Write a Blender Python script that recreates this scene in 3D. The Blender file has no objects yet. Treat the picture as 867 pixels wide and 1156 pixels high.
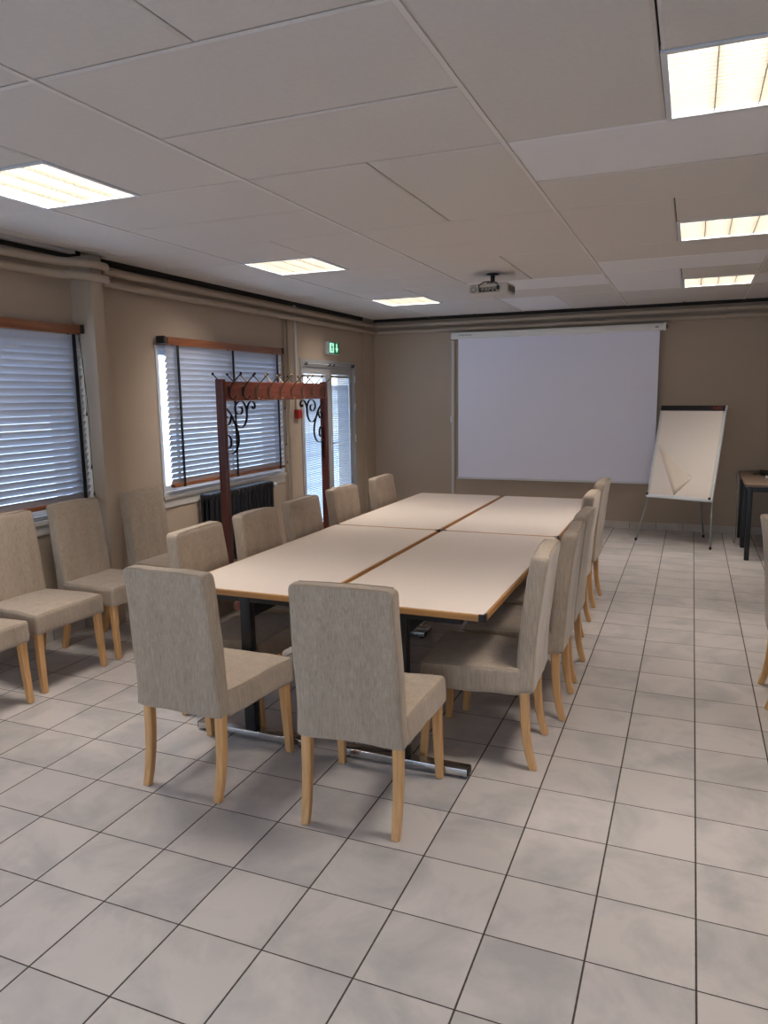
import bpy, math, random
from mathutils import Vector, Matrix, noise
R = math.radians
PI = math.pi
random.seed(7)
scn = bpy.context.scene
col = scn.collection

# ------------------------------------------------------------------ mesh helper
class MB:
    def __init__(s):
        s.v = []; s.f = []; s.smooth = []; s.mi = []
    def add(s, vs, fs, smooth=False, mi=0, M=None):
        b = len(s.v)
        for p in vs:
            p = Vector(p)
            s.v.append(M @ p if M is not None else p)
        for f in fs:
            s.f.append([b + i for i in f]); s.smooth.append(smooth); s.mi.append(mi)
        return s
    def box(s, x0, x1, y0, y1, z0, z1, M=None, mi=0):
        vs = [(x, y, z) for z in (z0, z1) for y in (y0, y1) for x in (x0, x1)]
        fs = [(0,2,3,1),(4,5,7,6),(0,1,5,4),(2,6,7,3),(0,4,6,2),(1,3,7,5)]
        return s.add(vs, fs, False, mi, M)
    def bbox(s, x0, x1, y0, y1, z0, z1, r=.004, M=None, mi=0, n=2):
        # rounded box
        c = Vector(((x0+x1)/2, (y0+y1)/2, (z0+z1)/2)); h = Vector(((x1-x0)/2, (y1-y0)/2, (z1-z0)/2))
        r = min(r, h.x*.98, h.y*.98, h.z*.98)
        return s.rbox(h, r, (1,1,1), M=(M or Matrix()) @ Matrix.Translation(c), mi=mi, rn=n)
    def rbox(s, h, r, seg=(6,6,6), warp=None, M=None, mi=0, rn=3):
        h = Vector(h)
        def ticks(hh, n):
            a = [-hh + r*(1-math.cos(PI/2*i/rn))*1.0 for i in range(rn)]
            m = [-(hh-r) + 2*(hh-r)*i/n for i in range(n+1)]
            b = [-q for q in reversed(a)]
            return a + m + b
        T = [ticks(h[i], seg[i]) for i in range(3)]
        idx = {}
        vs = []
        def vert(i, j, k):
            key = (i, j, k)
            if key in idx: return idx[key]
            p = Vector((T[0][i], T[1][j], T[2][k]))
            inn = Vector([max(-(h[a]-r), min(h[a]-r, p[a])) for a in range(3)])
            # direction on the rounded shell
            q = p.copy()
            d = p - inn
            if d.length > 1e-9 and sum(1 for a in range(3) if abs(d[a]) > 1e-9) >= 1:
                q = inn + d.normalized()*r
            if warp: q = warp(q)
            idx[key] = len(vs); vs.append(q)
            return idx[key]
        fs = []
        N = [len(t)-1 for t in T]
        for a, (b, c) in ((0,(1,2)), (1,(2,0)), (2,(0,1))):
            for side in (0, 1):
                for i in range(N[b]):
                    for j in range(N[c]):
                        q = []
                        for (di, dj) in ((0,0),(1,0),(1,1),(0,1)):
                            k = [0,0,0]; k[a] = N[a]*side; k[b] = i+di; k[c] = j+dj
                            q.append(vert(*k))
                        if side == 0: q.reverse()
                        fs.append(q)
        return s.add(vs, fs, True, mi, M)
    def tube(s, pts, r, n=10, closed=False, cap=True, M=None, mi=0, flat=None, up=None):
        # sweep a circle (or a flat w,t rectangle) along pts
        pts = [Vector(p) for p in pts]
        L = len(pts)
        rs = r if isinstance(r, (list, tuple)) else [r]*L
        vs = []; fs = []
        prev = None
        for i, p in enumerate(pts):
            if closed: t = pts[(i+1) % L] - pts[(i-1) % L]
            else: t = pts[min(i+1, L-1)] - pts[max(i-1, 0)]
            t.normalize()
            if up is not None:
                a = Vector(up)
                a = (a - t*a.dot(t)).normalized()
            elif prev is None:
                a = Vector((0,0,1)) if abs(t.z) < .9 else Vector((1,0,0))
                a = (a - t*a.dot(t)).normalized()
            else:
                a = (prev - t*prev.dot(t)).normalized()
            prev = a
            b = t.cross(a)
            if flat:
                w, th = flat
                ring = [(-w/2,-th/2),(w/2,-th/2),(w/2,th/2),(-w/2,th/2)]
                for (u, v) in ring: vs.append(p + a*u + b*v)
            else:
                for k in range(n):
                    an = 2*PI*k/n
                    vs.append(p + (a*math.cos(an) + b*math.sin(an))*rs[i])
        m = 4 if flat else n
        for i in range(L if closed else L-1):
            j = (i+1) % L
            for k in range(m):
                k2 = (k+1) % m
                fs.append((i*m+k, i*m+k2, j*m+k2, j*m+k))
        if cap and not closed:
            fs.append(tuple(range(m-1, -1, -1))); fs.append(tuple((L-1)*m+k for k in range(m)))
        return s.add(vs, fs, not flat, mi, M)
    def lathe(s, prof, n=20, M=None, mi=0):
        vs = []; fs = []
        for (r, z) in prof:
            for k in range(n):
                a = 2*PI*k/n; vs.append((r*math.cos(a), r*math.sin(a), z))
        for i in range(len(prof)-1):
            for k in range(n):
                k2 = (k+1) % n
                fs.append((i*n+k, i*n+k2, (i+1)*n+k2, (i+1)*n+k))
        fs.append(tuple(range(n-1,-1,-1))); fs.append(tuple((len(prof)-1)*n+k for k in range(n)))
        return s.add(vs, fs, True, mi, M)
    def prism(s, poly, z0, z1, M=None, mi=0):
        n = len(poly)
        vs = [(x, y, z0) for x, y in poly] + [(x, y, z1) for x, y in poly]
        fs = [tuple(range(n-1,-1,-1)), tuple(range(n, 2*n))] + [(i, (i+1) % n, n+(i+1) % n, n+i) for i in range(n)]
        return s.add(vs, fs, False, mi, M)
    def build(s, name, mat, parent=None, bevel=0, mats=None):
        me = bpy.data.meshes.new(name)
        me.from_pydata([tuple(v) for v in s.v], [], s.f)
        for p, sm, mi in zip(me.polygons, s.smooth, s.mi):
            p.use_smooth = sm; p.material_index = mi
        for m in (mats or [mat]): me.materials.append(m)
        me.update()
        o = bpy.data.objects.new(name, me); col.objects.link(o)
        if parent is not None: o.parent = parent
        if bevel:
            b = o.modifiers.new('bevel', 'BEVEL'); b.width = bevel; b.segments = 2; b.limit_method = 'ANGLE'; b.angle_limit = R(40)
        return o

def tag(o, label=None, cat=None, group=None, kind=None):
    if label: o['label'] = label
    if cat: o['category'] = cat
    if group: o['group'] = group
    if kind: o['kind'] = kind
    return o
def empty(name, loc, rz=0):
    o = bpy.data.objects.new(name, None); col.objects.link(o)
    o.location = loc; o.rotation_euler = (0, 0, rz); o.empty_display_size = .1
    return o
def kids(o): return [c for c in bpy.data.objects if c.parent == o]
def copy_tree(o, parent=None):
    c = o.copy(); col.objects.link(c); c.parent = parent
    for ch in kids(o): copy_tree(ch, c)
    return c

# ------------------------------------------------------------------ materials
def srgb(r, g, b):
    def f(c):
        c /= 255.
        return c/12.92 if c <= .04045 else ((c+.055)/1.055)**2.4
    return (f(r), f(g), f(b), 1)
def newmat(name):
    m = bpy.data.materials.new(name); m.use_nodes = True
    nt = m.node_tree; b = nt.nodes['Principled BSDF']
    return m, nt, b
def N(nt, t, **kw):
    n = nt.nodes.new(t)
    for k, v in kw.items(): setattr(n, k, v)
    return n
def simple(name, c, rough=.5, metal=0, var=.04, scale=40, bump=0, bscale=200, spec=.5, coat=0):
    m, nt, b = newmat(name)
    tc = N(nt, 'ShaderNodeTexCoord')
    nz = N(nt, 'ShaderNodeTexNoise'); nz.inputs['Scale'].default_value = scale; nz.inputs['Detail'].default_value = 3
    nt.links.new(tc.outputs['Object'], nz.inputs['Vector'])
    mx = N(nt, 'ShaderNodeMix', data_type='RGBA')
    mx.inputs[6].default_value = tuple(x*(1-var) for x in c[:3]) + (1,)
    mx.inputs[7].default_value = tuple(min(1, x*(1+var)) for x in c[:3]) + (1,)
    nt.links.new(nz.outputs['Fac'], mx.inputs[0]); nt.links.new(mx.outputs[2], b.inputs['Base Color'])
    b.inputs['Roughness'].default_value = rough; b.inputs['Metallic'].default_value = metal
    b.inputs['Specular IOR Level'].default_value = spec
    if coat: b.inputs['Coat Weight'].default_value = coat; b.inputs['Coat Roughness'].default_value = .2
    if bump:
        n2 = N(nt, 'ShaderNodeTexNoise'); n2.inputs['Scale'].default_value = bscale
        nt.links.new(tc.outputs['Object'], n2.inputs['Vector'])
        bp = N(nt, 'ShaderNodeBump'); bp.inputs['Strength'].default_value = bump; bp.inputs['Distance'].default_value = .002
        nt.links.new(n2.outputs['Fac'], bp.inputs['Height']); nt.links.new(bp.outputs[0], b.inputs['Normal'])
    return m
def emis(name, c, s):
    m, nt, b = newmat(name)
    b.inputs['Base Color'].default_value = c
    b.inputs['Emission Color'].default_value = c; b.inputs['Emission Strength'].default_value = s
    return m
def wood(name, c1, c2, axis=2, rough=.4, sc=1.0, coat=.0):
    m, nt, b = newmat(name)
    tc = N(nt, 'ShaderNodeTexCoord'); mp = N(nt, 'ShaderNodeMapping')
    s = [28*sc]*3; s[axis] = 1.6*sc
    mp.inputs['Scale'].default_value = s
    nt.links.new(tc.outputs['Object'], mp.inputs['Vector'])
    nz = N(nt, 'ShaderNodeTexNoise'); nz.inputs['Scale'].default_value = 1.6; nz.inputs['Detail'].default_value = 5; nz.inputs['Distortion'].default_value = .6
    nt.links.new(mp.outputs[0], nz.inputs['Vector'])
    cr = N(nt, 'ShaderNodeValToRGB'); cr.color_ramp.elements[0].position = .3; cr.color_ramp.elements[1].position = .75
    cr.color_ramp.elements[0].color = c1; cr.color_ramp.elements[1].color = c2
    nt.links.new(nz.outputs['Fac'], cr.inputs[0]); nt.links.new(cr.outputs[0], b.inputs['Base Color'])
    b.inputs['Roughness'].default_value = rough
    if coat: b.inputs['Coat Weight'].default_value = coat; b.inputs['Coat Roughness'].default_value = .25
    bp = N(nt, 'ShaderNodeBump'); bp.inputs['Strength'].default_value = .15; bp.inputs['Distance'].default_value = .001
    nt.links.new(nz.outputs['Fac'], bp.inputs['Height']); nt.links.new(bp.outputs[0], b.inputs['Normal'])
    return m

# floor tiles: TX x TY modules with dark grout, joints on x = k*TX, y = k*TY
TX, TY = .3, .30414
def tile_material(name, base, baseb, grout, gx=.0034, gy=.0026, rough=.3, uaxis='x', vaxis='y', tx=TX, ty=TY, ox=0, oy=0):
    m, nt, b = newmat(name)
    L = nt.links.new
    geo = N(nt, 'ShaderNodeNewGeometry'); sp = N(nt, 'ShaderNodeSeparateXYZ'); L(geo.outputs['Position'], sp.inputs[0])
    def math_(op, a, b_=None, c=None):
        n = N(nt, 'ShaderNodeMath', operation=op)
        for i, x in enumerate((a, b_, c)):
            if x is None: continue
            if isinstance(x, (int, float)): n.inputs[i].default_value = x
            else: L(x, n.inputs[i])
        return n.outputs[0]
    ax = {'x': 0, 'y': 1, 'z': 2}
    u = math_('DIVIDE', math_('ADD', sp.outputs[ax[uaxis]], 300*tx + ox), tx)
    v = math_('DIVIDE', math_('ADD', sp.outputs[ax[vaxis]], 300*ty + oy), ty)
    # slight waviness of the joints
    def joint(w, t, g):
        fr = math_('FRACT', w)
        d = math_('MULTIPLY', math_('MINIMUM', fr, math_('SUBTRACT', 1.0, fr)), t)
        return d
    du = joint(u, tx, gx); dv = joint(v, ty, gy)
    nzj = N(nt, 'ShaderNodeTexNoise'); nzj.inputs['Scale'].default_value = 60; L(geo.outputs['Position'], nzj.inputs['Vector'])
    wob = math_('MULTIPLY', math_('SUBTRACT', nzj.outputs['Fac'], .5), .0012)
    mu = N(nt, 'ShaderNodeMapRange'); mu.inputs['From Min'].default_value = gx*.55; mu.inputs['From Max'].default_value = gx*1.15; L(math_('ADD', du, wob), mu.inputs['Value'])
    mv = N(nt, 'ShaderNodeMapRange'); mv.inputs['From Min'].default_value = gy*.55; mv.inputs['From Max'].default_value = gy*1.15; L(math_('ADD', dv, wob), mv.inputs['Value'])
    tile = math_('MULTIPLY', mu.outputs[0], mv.outputs[0])
    cid = N(nt, 'ShaderNodeCombineXYZ'); L(math_('FLOOR', u), cid.inputs[0]); L(math_('FLOOR', v), cid.inputs[1])
    wn = N(nt, 'ShaderNodeTexWhiteNoise', noise_dimensions='3D'); L(cid.outputs[0], wn.inputs['Vector'])
    sc = N(nt, 'ShaderNodeVectorMath', operation='SCALE'); L(wn.outputs['Color'], sc.inputs[0]); sc.inputs['Scale'].default_value = 37.0
    ad = N(nt, 'ShaderNodeVectorMath', operation='ADD'); L(geo.outputs['Position'], ad.inputs[0]); L(sc.outputs[0], ad.inputs[1])
    n1 = N(nt, 'ShaderNodeTexNoise'); n1.inputs['Scale'].default_value = 3.2; n1.inputs['Detail'].default_value = 5; n1.inputs['Roughness'].default_value = .6; n1.inputs['Distortion'].default_value = .5
    L(ad.outputs[0], n1.inputs['Vector'])
    cr = N(nt, 'ShaderNodeValToRGB'); e = cr.color_ramp.elements
    e[0].position = .33; e[0].color = baseb; e[1].position = .56; e[1].color = base
    L(n1.outputs['Fac'], cr.inputs[0])
    # per-tile tone
    hsv = N(nt, 'ShaderNodeHueSaturation'); L(cr.outputs[0], hsv.inputs['Color'])
    L(math_('ADD', math_('MULTIPLY', wn.outputs['Value'], .10), .94), hsv.inputs['Value'])
    mx = N(nt, 'ShaderNodeMix', data_type='RGBA'); mx.inputs[6].default_value = grout; L(hsv.outputs[0], mx.inputs[7]); L(tile, mx.inputs[0])
    L(mx.outputs[2], b.inputs['Base Color'])
    rr = N(nt, 'ShaderNodeMapRange'); rr.inputs['To Min'].default_value = .9; rr.inputs['To Max'].default_value = rough; L(tile, rr.inputs['Value']); L(rr.outputs[0], b.inputs['Roughness'])
    b.inputs['Specular IOR Level'].default_value = .5
    n3 = N(nt, 'ShaderNodeTexNoise'); n3.inputs['Scale'].default_value = 22; n3.inputs['Detail'].default_value = 3; L(ad.outputs[0], n3.inputs['Vector'])
    hh = math_('ADD', math_('MULTIPLY', tile, 1.0), math_('MULTIPLY', n3.outputs['Fac'], .55))
    bp = N(nt, 'ShaderNodeBump'); bp.inputs['Strength'].default_value = .35; bp.inputs['Distance'].default_value = .0022; L(hh, bp.inputs['Height']); L(bp.outputs[0], b.inputs['Normal'])
    return m

def fabric(name, base, dark):
    m, nt, b = newmat(name)
    L = nt.links.new
    tc = N(nt, 'ShaderNodeTexCoord'); mp = N(nt, 'ShaderNodeMapping'); mp.inputs['Scale'].default_value = (230, 230, 14)
    L(tc.outputs['Object'], mp.inputs['Vector'])
    n1 = N(nt, 'ShaderNodeTexNoise'); n1.inputs['Scale'].default_value = 1; n1.inputs['Detail'].default_value = 4; n1.inputs['Roughness'].default_value = .65; L(mp.outputs[0], n1.inputs['Vector'])
    mp2 = N(nt, 'ShaderNodeMapping'); mp2.inputs['Scale'].default_value = (14, 14, 3.5); L(tc.outputs['Object'], mp2.inputs['Vector'])
    n2 = N(nt, 'ShaderNodeTexNoise'); n2.inputs['Scale'].default_value = 1; n2.inputs['Detail'].default_value = 3; L(mp2.outputs[0], n2.inputs['Vector'])
    mp3 = N(nt, 'ShaderNodeMapping'); mp3.inputs['Scale'].default_value = (40, 40, 420); L(tc.outputs['Object'], mp3.inputs['Vector'])
    n3 = N(nt, 'ShaderNodeTexNoise'); n3.inputs['Scale'].default_value = 1; n3.inputs['Detail'].default_value = 2; L(mp3.outputs[0], n3.inputs['Vector'])
    a = N(nt, 'ShaderNodeMath', operation='MULTIPLY_ADD'); L(n2.outputs['Fac'], a.inputs[0]); a.inputs[1].default_value = .3; L(n1.outputs['Fac'], a.inputs[2])
    a2 = N(nt, 'ShaderNodeMath', operation='MULTIPLY_ADD'); L(n3.outputs['Fac'], a2.inputs[0]); a2.inputs[1].default_value = .25; L(a.outputs[0], a2.inputs[2])
    cr = N(nt, 'ShaderNodeValToRGB'); e = cr.color_ramp.elements; e[0].position = .52; e[0].color = dark; e[1].position = 1.0; e[1].color = base
    L(a2.outputs[0], cr.inputs[0]); L(cr.outputs[0], b.inputs['Base Color'])
    b.inputs['Roughness'].default_value = .95; b.inputs['Specular IOR Level'].default_value = .15
    b.inputs['Sheen Weight'].default_value = .25; b.inputs['Sheen Roughness'].default_value = .5
    bp = N(nt, 'ShaderNodeBump'); bp.inputs['Strength'].default_value = .35; bp.inputs['Distance'].default_value = .0012
    L(a2.outputs[0], bp.inputs['Height']); L(bp.outputs[0], b.inputs['Normal'])
    return m

M = {}
M['floor'] = tile_material('floor_tile', srgb(200,192,188), srgb(172,168,167), srgb(62,52,44), rough=.34)
M['base_tile'] = tile_material('skirting_tile', srgb(200,192,184), srgb(180,175,170), srgb(120,110,100), rough=.4, vaxis='z', ty=5, ox=.12, oy=1)
M['base_tile_y'] = tile_material('skirting_tile_side', srgb(200,192,184), srgb(180,175,170), srgb(120,110,100), rough=.4, uaxis='y', vaxis='z', ty=5, ox=.12, oy=1)
M['wall'] = simple('taupe_paint', srgb(182,164,145), .75, var=.03, scale=3, bump=.12, bscale=260)
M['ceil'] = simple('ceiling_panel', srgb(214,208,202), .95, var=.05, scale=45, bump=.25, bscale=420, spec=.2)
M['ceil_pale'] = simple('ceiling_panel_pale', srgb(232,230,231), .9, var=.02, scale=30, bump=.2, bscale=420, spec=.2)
M['tbar'] = simple('ceiling_grid_metal', srgb(222,216,210), .5, var=.02)
M['void_shade'] = simple('ceiling_void_shade', srgb(58,52,47), .9)  # near-black colour stands in for the shade above the suspended ceiling
M['pipe'] = simple('beige_pipe_paint', srgb(176,160,142), .45, var=.03, scale=8)
M['linen'] = fabric('taupe_linen', srgb(185,169,152), srgb(148,132,115))
M['piping'] = simple('linen_seam', srgb(158,141,122), .9, var=.08, scale=60)
M['beech'] = wood('beech_leg', srgb(200,150,96), srgb(224,178,124), 2, .35)
M['oak'] = wood('oak_edging', srgb(170,120,68), srgb(206,156,98), 0, .4, coat=.2)
M['oak_y'] = wood('oak_edging_side', srgb(160,112,62), srgb(200,150,92), 1, .4, coat=.2)
M['mahog'] = wood('mahogany', srgb(70,27,19), srgb(104,44,30), 2, .35, coat=.3)
M['mahog_y'] = wood('mahogany_rail', srgb(112,52,36), srgb(148,78,56), 1, .35, coat=.3)
M['valance'] = wood('blind_wood', srgb(118,66,38), srgb(160,100,62), 1, .35, coat=.3)
M['laminate'] = simple('cream_laminate', srgb(230,216,205), .38, var=.012, scale=5, bump=.03, bscale=300)
M['black_metal'] = simple('black_powder_coat', srgb(20,21,26), .4, var=.1)
M['black_plastic'] = simple('black_plastic', srgb(22,20,20), .45)
M['chrome'] = simple('brushed_chrome', srgb(200,200,200), .22, 1, var=.08, scale=30)
M['iron'] = simple('wrought_iron', srgb(18,19,24), .38, .4)
M['hook'] = simple('antique_brass', srgb(112,92,70), .35, .85, var=.15, scale=60)
M['hook_dark'] = simple('dark_iron_hook', srgb(30,28,30), .35, .6)
M['white_pvc'] = simple('white_pvc', srgb(214,216,220), .35, var=.02)
M['grey_pvc'] = simple('greyed_pvc', srgb(170,170,172), .4, var=.02)
M['white_paint'] = simple('white_paint', srgb(205,200,194), .5, var=.03)
M['slat'] = simple('silver_slat', srgb(186,189,198), .4, var=.03)
M['slat_thin'] = simple('thin_aluminium_slat', srgb(168,174,184), .4, .0, var=.03)
M['tape'] = simple('black_ladder_tape', srgb(16,15,18), .8)
M['screen'] = simple('screen_fabric', srgb(240,238,252), .85, var=.008, scale=2)
M['casing'] = simple('screen_casing', srgb(232,228,222), .45, var=.01)
M['paper'] = simple('flipchart_paper', srgb(244,232,220), .8, var=.01, scale=4)
M['paper_back'] = simple('flipchart_paper_back', srgb(246,230,212), .8, var=.01, scale=4)
M['board'] = simple('white_board', srgb(226,222,216), .4, var=.01)
M['steel'] = simple('pale_grey_steel', srgb(150,158,152), .35, .35)
M['radiator'] = simple('black_cast_iron', srgb(30,29,33), .42, .2, var=.1)
M['red'] = simple('red_plastic', srgb(158,26,20), .4)
M['red_mark'] = simple('red_print', srgb(150,34,28), .6)
M['grey_mark'] = simple('grey_print', srgb(80,80,84), .6)
M['desk'] = wood('grey_brown_desk', srgb(112,92,78), srgb(132,112,96), 0, .4)
M['desk_edge'] = simple('desk_edge', srgb(88,70,58), .5)
M['proj'] = simple('projector_shell', srgb(196,188,176), .45, var=.03)
M['orange'] = simple('orange_plastic', srgb(214,150,84), .5)
M['cable_grey'] = simple('grey_cable', srgb(120,125,122), .5)
M['exit_green'] = emis('exit_green', srgb(0,70,44), .35)
M['exit_white'] = emis('exit_white', srgb(170,240,205), .38)
M['louvre'] = simple('cream_louvre', srgb(124,119,109), .5, var=.01)
M['lamp'] = emis('lamp_diffuser', (1.0, .93, .85, 1), 16.0)
m, nt, b = newmat('window_glass')
nt.nodes.remove(b)
tr = N(nt, 'ShaderNodeBsdfTransparent'); tr.inputs[0].default_value = (.93,.96,.97,1)
gl = N(nt, 'ShaderNodeBsdfGlossy'); gl.inputs['Roughness'].default_value = .02
mxs = N(nt, 'ShaderNodeMixShader'); mxs.inputs[0].default_value = .04; nt.links.new(tr.outputs[0], mxs.inputs[1]); nt.links.new(gl.outputs[0], mxs.inputs[2])
nt.links.new(mxs.outputs[0], nt.nodes['Material Output'].inputs[0])
M['glass'] = m
M['ground'] = simple('outdoor_paving', srgb(222,226,230), .9, var=.05, scale=3)

# ------------------------------------------------------------------ room shell
XL, XR, YB, YF, H = -4.08, 2.55, 7.345, -5.0, 2.62
def struct(o, kind='structure'):
    o['kind'] = kind; return o
def sbox(name, mat, *b, **k):
    return struct(MB().box(*b).build(name, mat, **k))
sbox('floor', M['floor'], XL-.25, XR+.2, YF-.2, YB+.2, -.12, 0)
W1 = (.07, 2.055, .84, 2.06)      # window 1 opening y0,y1,z0,z1
W2 = (2.92, 4.90, .84, 2.06)
D1 = (5.32, 6.77, 0.0, 2.05)
W3 = (-3.40, -1.50, .86, 2.06)   # unseen left-wall window behind the camera, added for cool daylight on chair backs
W4_FILL = (-3.2, 1.4, .86, 2.15)      # unseen window added behind the camera as daylight fill, x0,x1,z0,z1
def wall_holes():
    mb = MB(); x0, x1 = XL-.25, XL
    ys = [YF-.2, W3[0], W3[1], W1[0], W1[1], W2[0], W2[1], D1[0], D1[1], YB+.2]
    for a, c in ((0,1),(2,3),(4,5),(6,7),(8,9)): mb.box(x0, x1, ys[a], ys[c], 0, 3.0)
    for w in (W3, W1, W2, D1):
        mb.box(x0, x1, w[0], w[1], w[3], 3.0)
        if w[2] > 0: mb.box(x0, x1, w[0], w[1], 0, w[2])
    # corner casing and shallow pier
    mb.box(XL, XL+.03, 7.04, YB, 0, 2.95)
    return struct(mb.build('wall_left', M['wall']))
wall_holes()
sbox('wall_back', M['wall'], XL, XR, YB, YB+.2, 0, 3.0)
sbox('wall_right', M['wall'], XR, XR+.2, YF-.2, YB+.2, 0, 3.0)
mb = MB()
for b_ in ((XL, W4_FILL[0], 0, 3.0), (W4_FILL[1], XR, 0, 3.0), (W4_FILL[0], W4_FILL[1], 0, W4_FILL[2]), (W4_FILL[0], W4_FILL[1], W4_FILL[3], 3.0)): mb.box(b_[0], b_[1], YF-.2, YF, b_[2], b_[3])
struct(mb.build('wall_front', M['wall']))
sbox('wall_pillar', M['wall'], XL, -3.895, 2.085, 2.19, 0, 2.60)
sbox('wall_recess_panel', M['wall'], XL, -4.05, 2.19, 2.36, 0, 2.9)
sbox('baseboard_back', M['base_tile'], XL+.03, XR, YB-.009, YB, 0, .083, bevel=.002)
mb = MB()
for a, c in ((YF, 2.07), (2.37, 5.30), (6.79, 7.03)): mb.box(XL, XL+.009, a, c, 0, .083)
struct(mb.build('baseboard_left', M['base_tile_y']))
sbox('baseboard_right', M['base_tile_y'], XR-.009, XR, YF, YB, 0, .083)
# ceiling: individual panels resting in a T grid, real seams
DX = [-2.06, -.825, .39]
c0 = -.825; PW = 1.2138; PH = .606
RY = [1.125 + PH*k for k in range(-10, 11)]     # row lines
xs = [c0 + PW*k for k in range(-3, 4)]          # -4.47 .. 2.8
CE = -3.965                                       # left edge of the suspended ceiling
lampX = {}
panels = []; lines_y = []
LR = {0: [(.519, 1.125), (2.943, 3.549), (5.367, 5.973), (-1.905, -1.299), (-4.329, -3.723)]}
def rowy(k): return 1.125 + PH*k
YE = 7.28
lights = []
for ci in range(-3, 4):
    x0 = c0 + PW*ci; x1 = x0 + PW
    if x1 > XR: x1 = XR - .03
    if x0 < CE: x0 = CE
    if x1 - x0 < .05: continue
    period = 4
    for k in range(-11, 12):
        if ci == -3: x0 = -4.03 if rowy(k) > 2.1 else CE
        ph = k % 4                               # cell between row k and k+1
        y0, y1 = rowy(k), rowy(k+1)
        if y0 > YE or y0 < YF: continue
        y1 = min(y1, YE)
        xm = c0 + PW*ci + PW/2
        lampcol = ci in (-2, 0, 2)
        leftlamp = ci == -2
        if lampcol:
            # rows k%4==2 blank half + big panel, k%4==3 lamp half
            if ph in (0, 1): panels.append((x0, x1, y0, y1))
            elif ph == 2:
                y2 = min(rowy(k+2), YE)
                if leftlamp: panels.append((x0, xm, y0, y1)); panels.append((xm, x1, y0, y2))
                else: panels.append((xm, x1, y0, y1)); panels.append((x0, xm, y0, y2))
            else:
                if y1 - y0 > PH*.9: lights.append((x0, y0) if leftlamp else (xm, y0))
        else:
            if ph in (2, 3): panels.append((x0, x1, y0, y1))
            elif ph == 0:
                y2 = min(rowy(k+2), YE)
                if x1 - xm > .1:
                    panels.append((xm, x1, y0, y2))
                    if xm > x0: panels.append((x0, xm, y0, y2))
                else: panels.append((x0, x1, y0, y2))
mb = MB()
rnd = random.Random(3)
g = .0035
pale = set()
for i, (x0, x1, y0, y1) in enumerate(panels):
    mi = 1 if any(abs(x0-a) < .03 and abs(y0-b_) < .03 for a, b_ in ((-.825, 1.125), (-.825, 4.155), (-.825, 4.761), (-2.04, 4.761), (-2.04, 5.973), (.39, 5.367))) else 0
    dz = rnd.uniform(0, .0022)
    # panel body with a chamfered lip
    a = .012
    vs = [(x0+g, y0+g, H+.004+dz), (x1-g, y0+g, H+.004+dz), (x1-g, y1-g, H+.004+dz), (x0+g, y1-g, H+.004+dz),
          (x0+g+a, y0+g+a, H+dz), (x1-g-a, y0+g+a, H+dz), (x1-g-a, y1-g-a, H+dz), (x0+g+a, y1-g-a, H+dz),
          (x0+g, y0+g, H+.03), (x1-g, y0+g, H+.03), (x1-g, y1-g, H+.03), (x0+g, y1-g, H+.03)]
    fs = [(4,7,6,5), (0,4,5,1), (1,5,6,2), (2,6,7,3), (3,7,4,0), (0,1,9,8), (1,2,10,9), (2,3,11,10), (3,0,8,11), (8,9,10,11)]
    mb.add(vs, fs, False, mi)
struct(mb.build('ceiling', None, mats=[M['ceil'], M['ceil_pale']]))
mb = MB()
for ci in range(-2, 4):
    x = c0 + PW*ci
    if CE < x < XR: mb.box(x-.009, x+.009, YF, YE, H-.002, H+.012)
struct(mb.build('trim_1', M['tbar']))
sbox('wall_left_gap_shade', M['void_shade'], XL, XL+.006, YF, YB, 2.59, 2.95)  # dark sheet over the wall, paints the shade in the ceiling edge gap
sbox('wall_back_gap_shade', M['void_shade'], XL, XR, YB-.006, YB, 2.59, 2.95)  # same painted gap shade along the back wall
sbox('ceiling_slab', M['void_shade'], XL-.25, XR+.2, YF-.2, YB+.2, 2.95, 3.05)
sbox('trim_2', M['ceil'], XL+.03, -4.0, YF, 2.07, H-.006, H+.02)
# ------------------------------------------------------------------ windows and door
def window(idx, w):
    e = struct(empty('window_%d' % idx, (XL, (w[0]+w[1])/2, w[2])))
    def P(o): o.parent = e; o.location = -e.location; return o
    y0, y1, z0, z1 = w
    f = MB(); t = .030; xa, xb = XL-.10, XL+.014
    f.box(xa, xb, y0, y0+t, z0, z1); f.box(xa, xb, y1-t, y1, z0, z1)
    f.box(xa, xb, y0+t, y1-t, z1-t, z1); f.box(xa, xb, y0+t, y1-t, z0, z0+t)
    P(f.build('frame', M['white_pvc'], bevel=.004))
    ym = (y0+y1)/2
    for a, c in ((y0+t, ym), (ym, y1-t)):
        s_ = MB(); q = .045; xa2, xb2 = XL-.08, XL-.02
        s_.box(xa2, xb2, a+.003, a+q, z0+t, z1-t); s_.box(xa2, xb2, c-q, c-.003, z0+t, z1-t)
        s_.box(xa2, xb2, a+q, c-q, z0+t, z0+t+q); s_.box(xa2, xb2, a+q, c-q, z1-t-q, z1-t)
        P(s_.build('sash', M['white_pvc'], bevel=.004))
        P(MB().box(XL-.055, XL-.05, a+q, c-q, z0+t+q, z1-t-q).build('pane', M['glass']))
    s_ = MB(); s_.box(XL-.01, XL+.03, y0-.015, y1+.015, z0-.03, z0)
    P(s_.build('sill', M['white_paint'], bevel=.004))
    a_ = MB(); a_.box(XL-.002, XL+.012, y0-.01, y1+.01, z0-.10, z0-.03)
    P(a_.build('apron', M['white_paint']))
    return e
window(1, W1); window(2, W2); window(3, W3)  # the third is unseen, added for daylight
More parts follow.
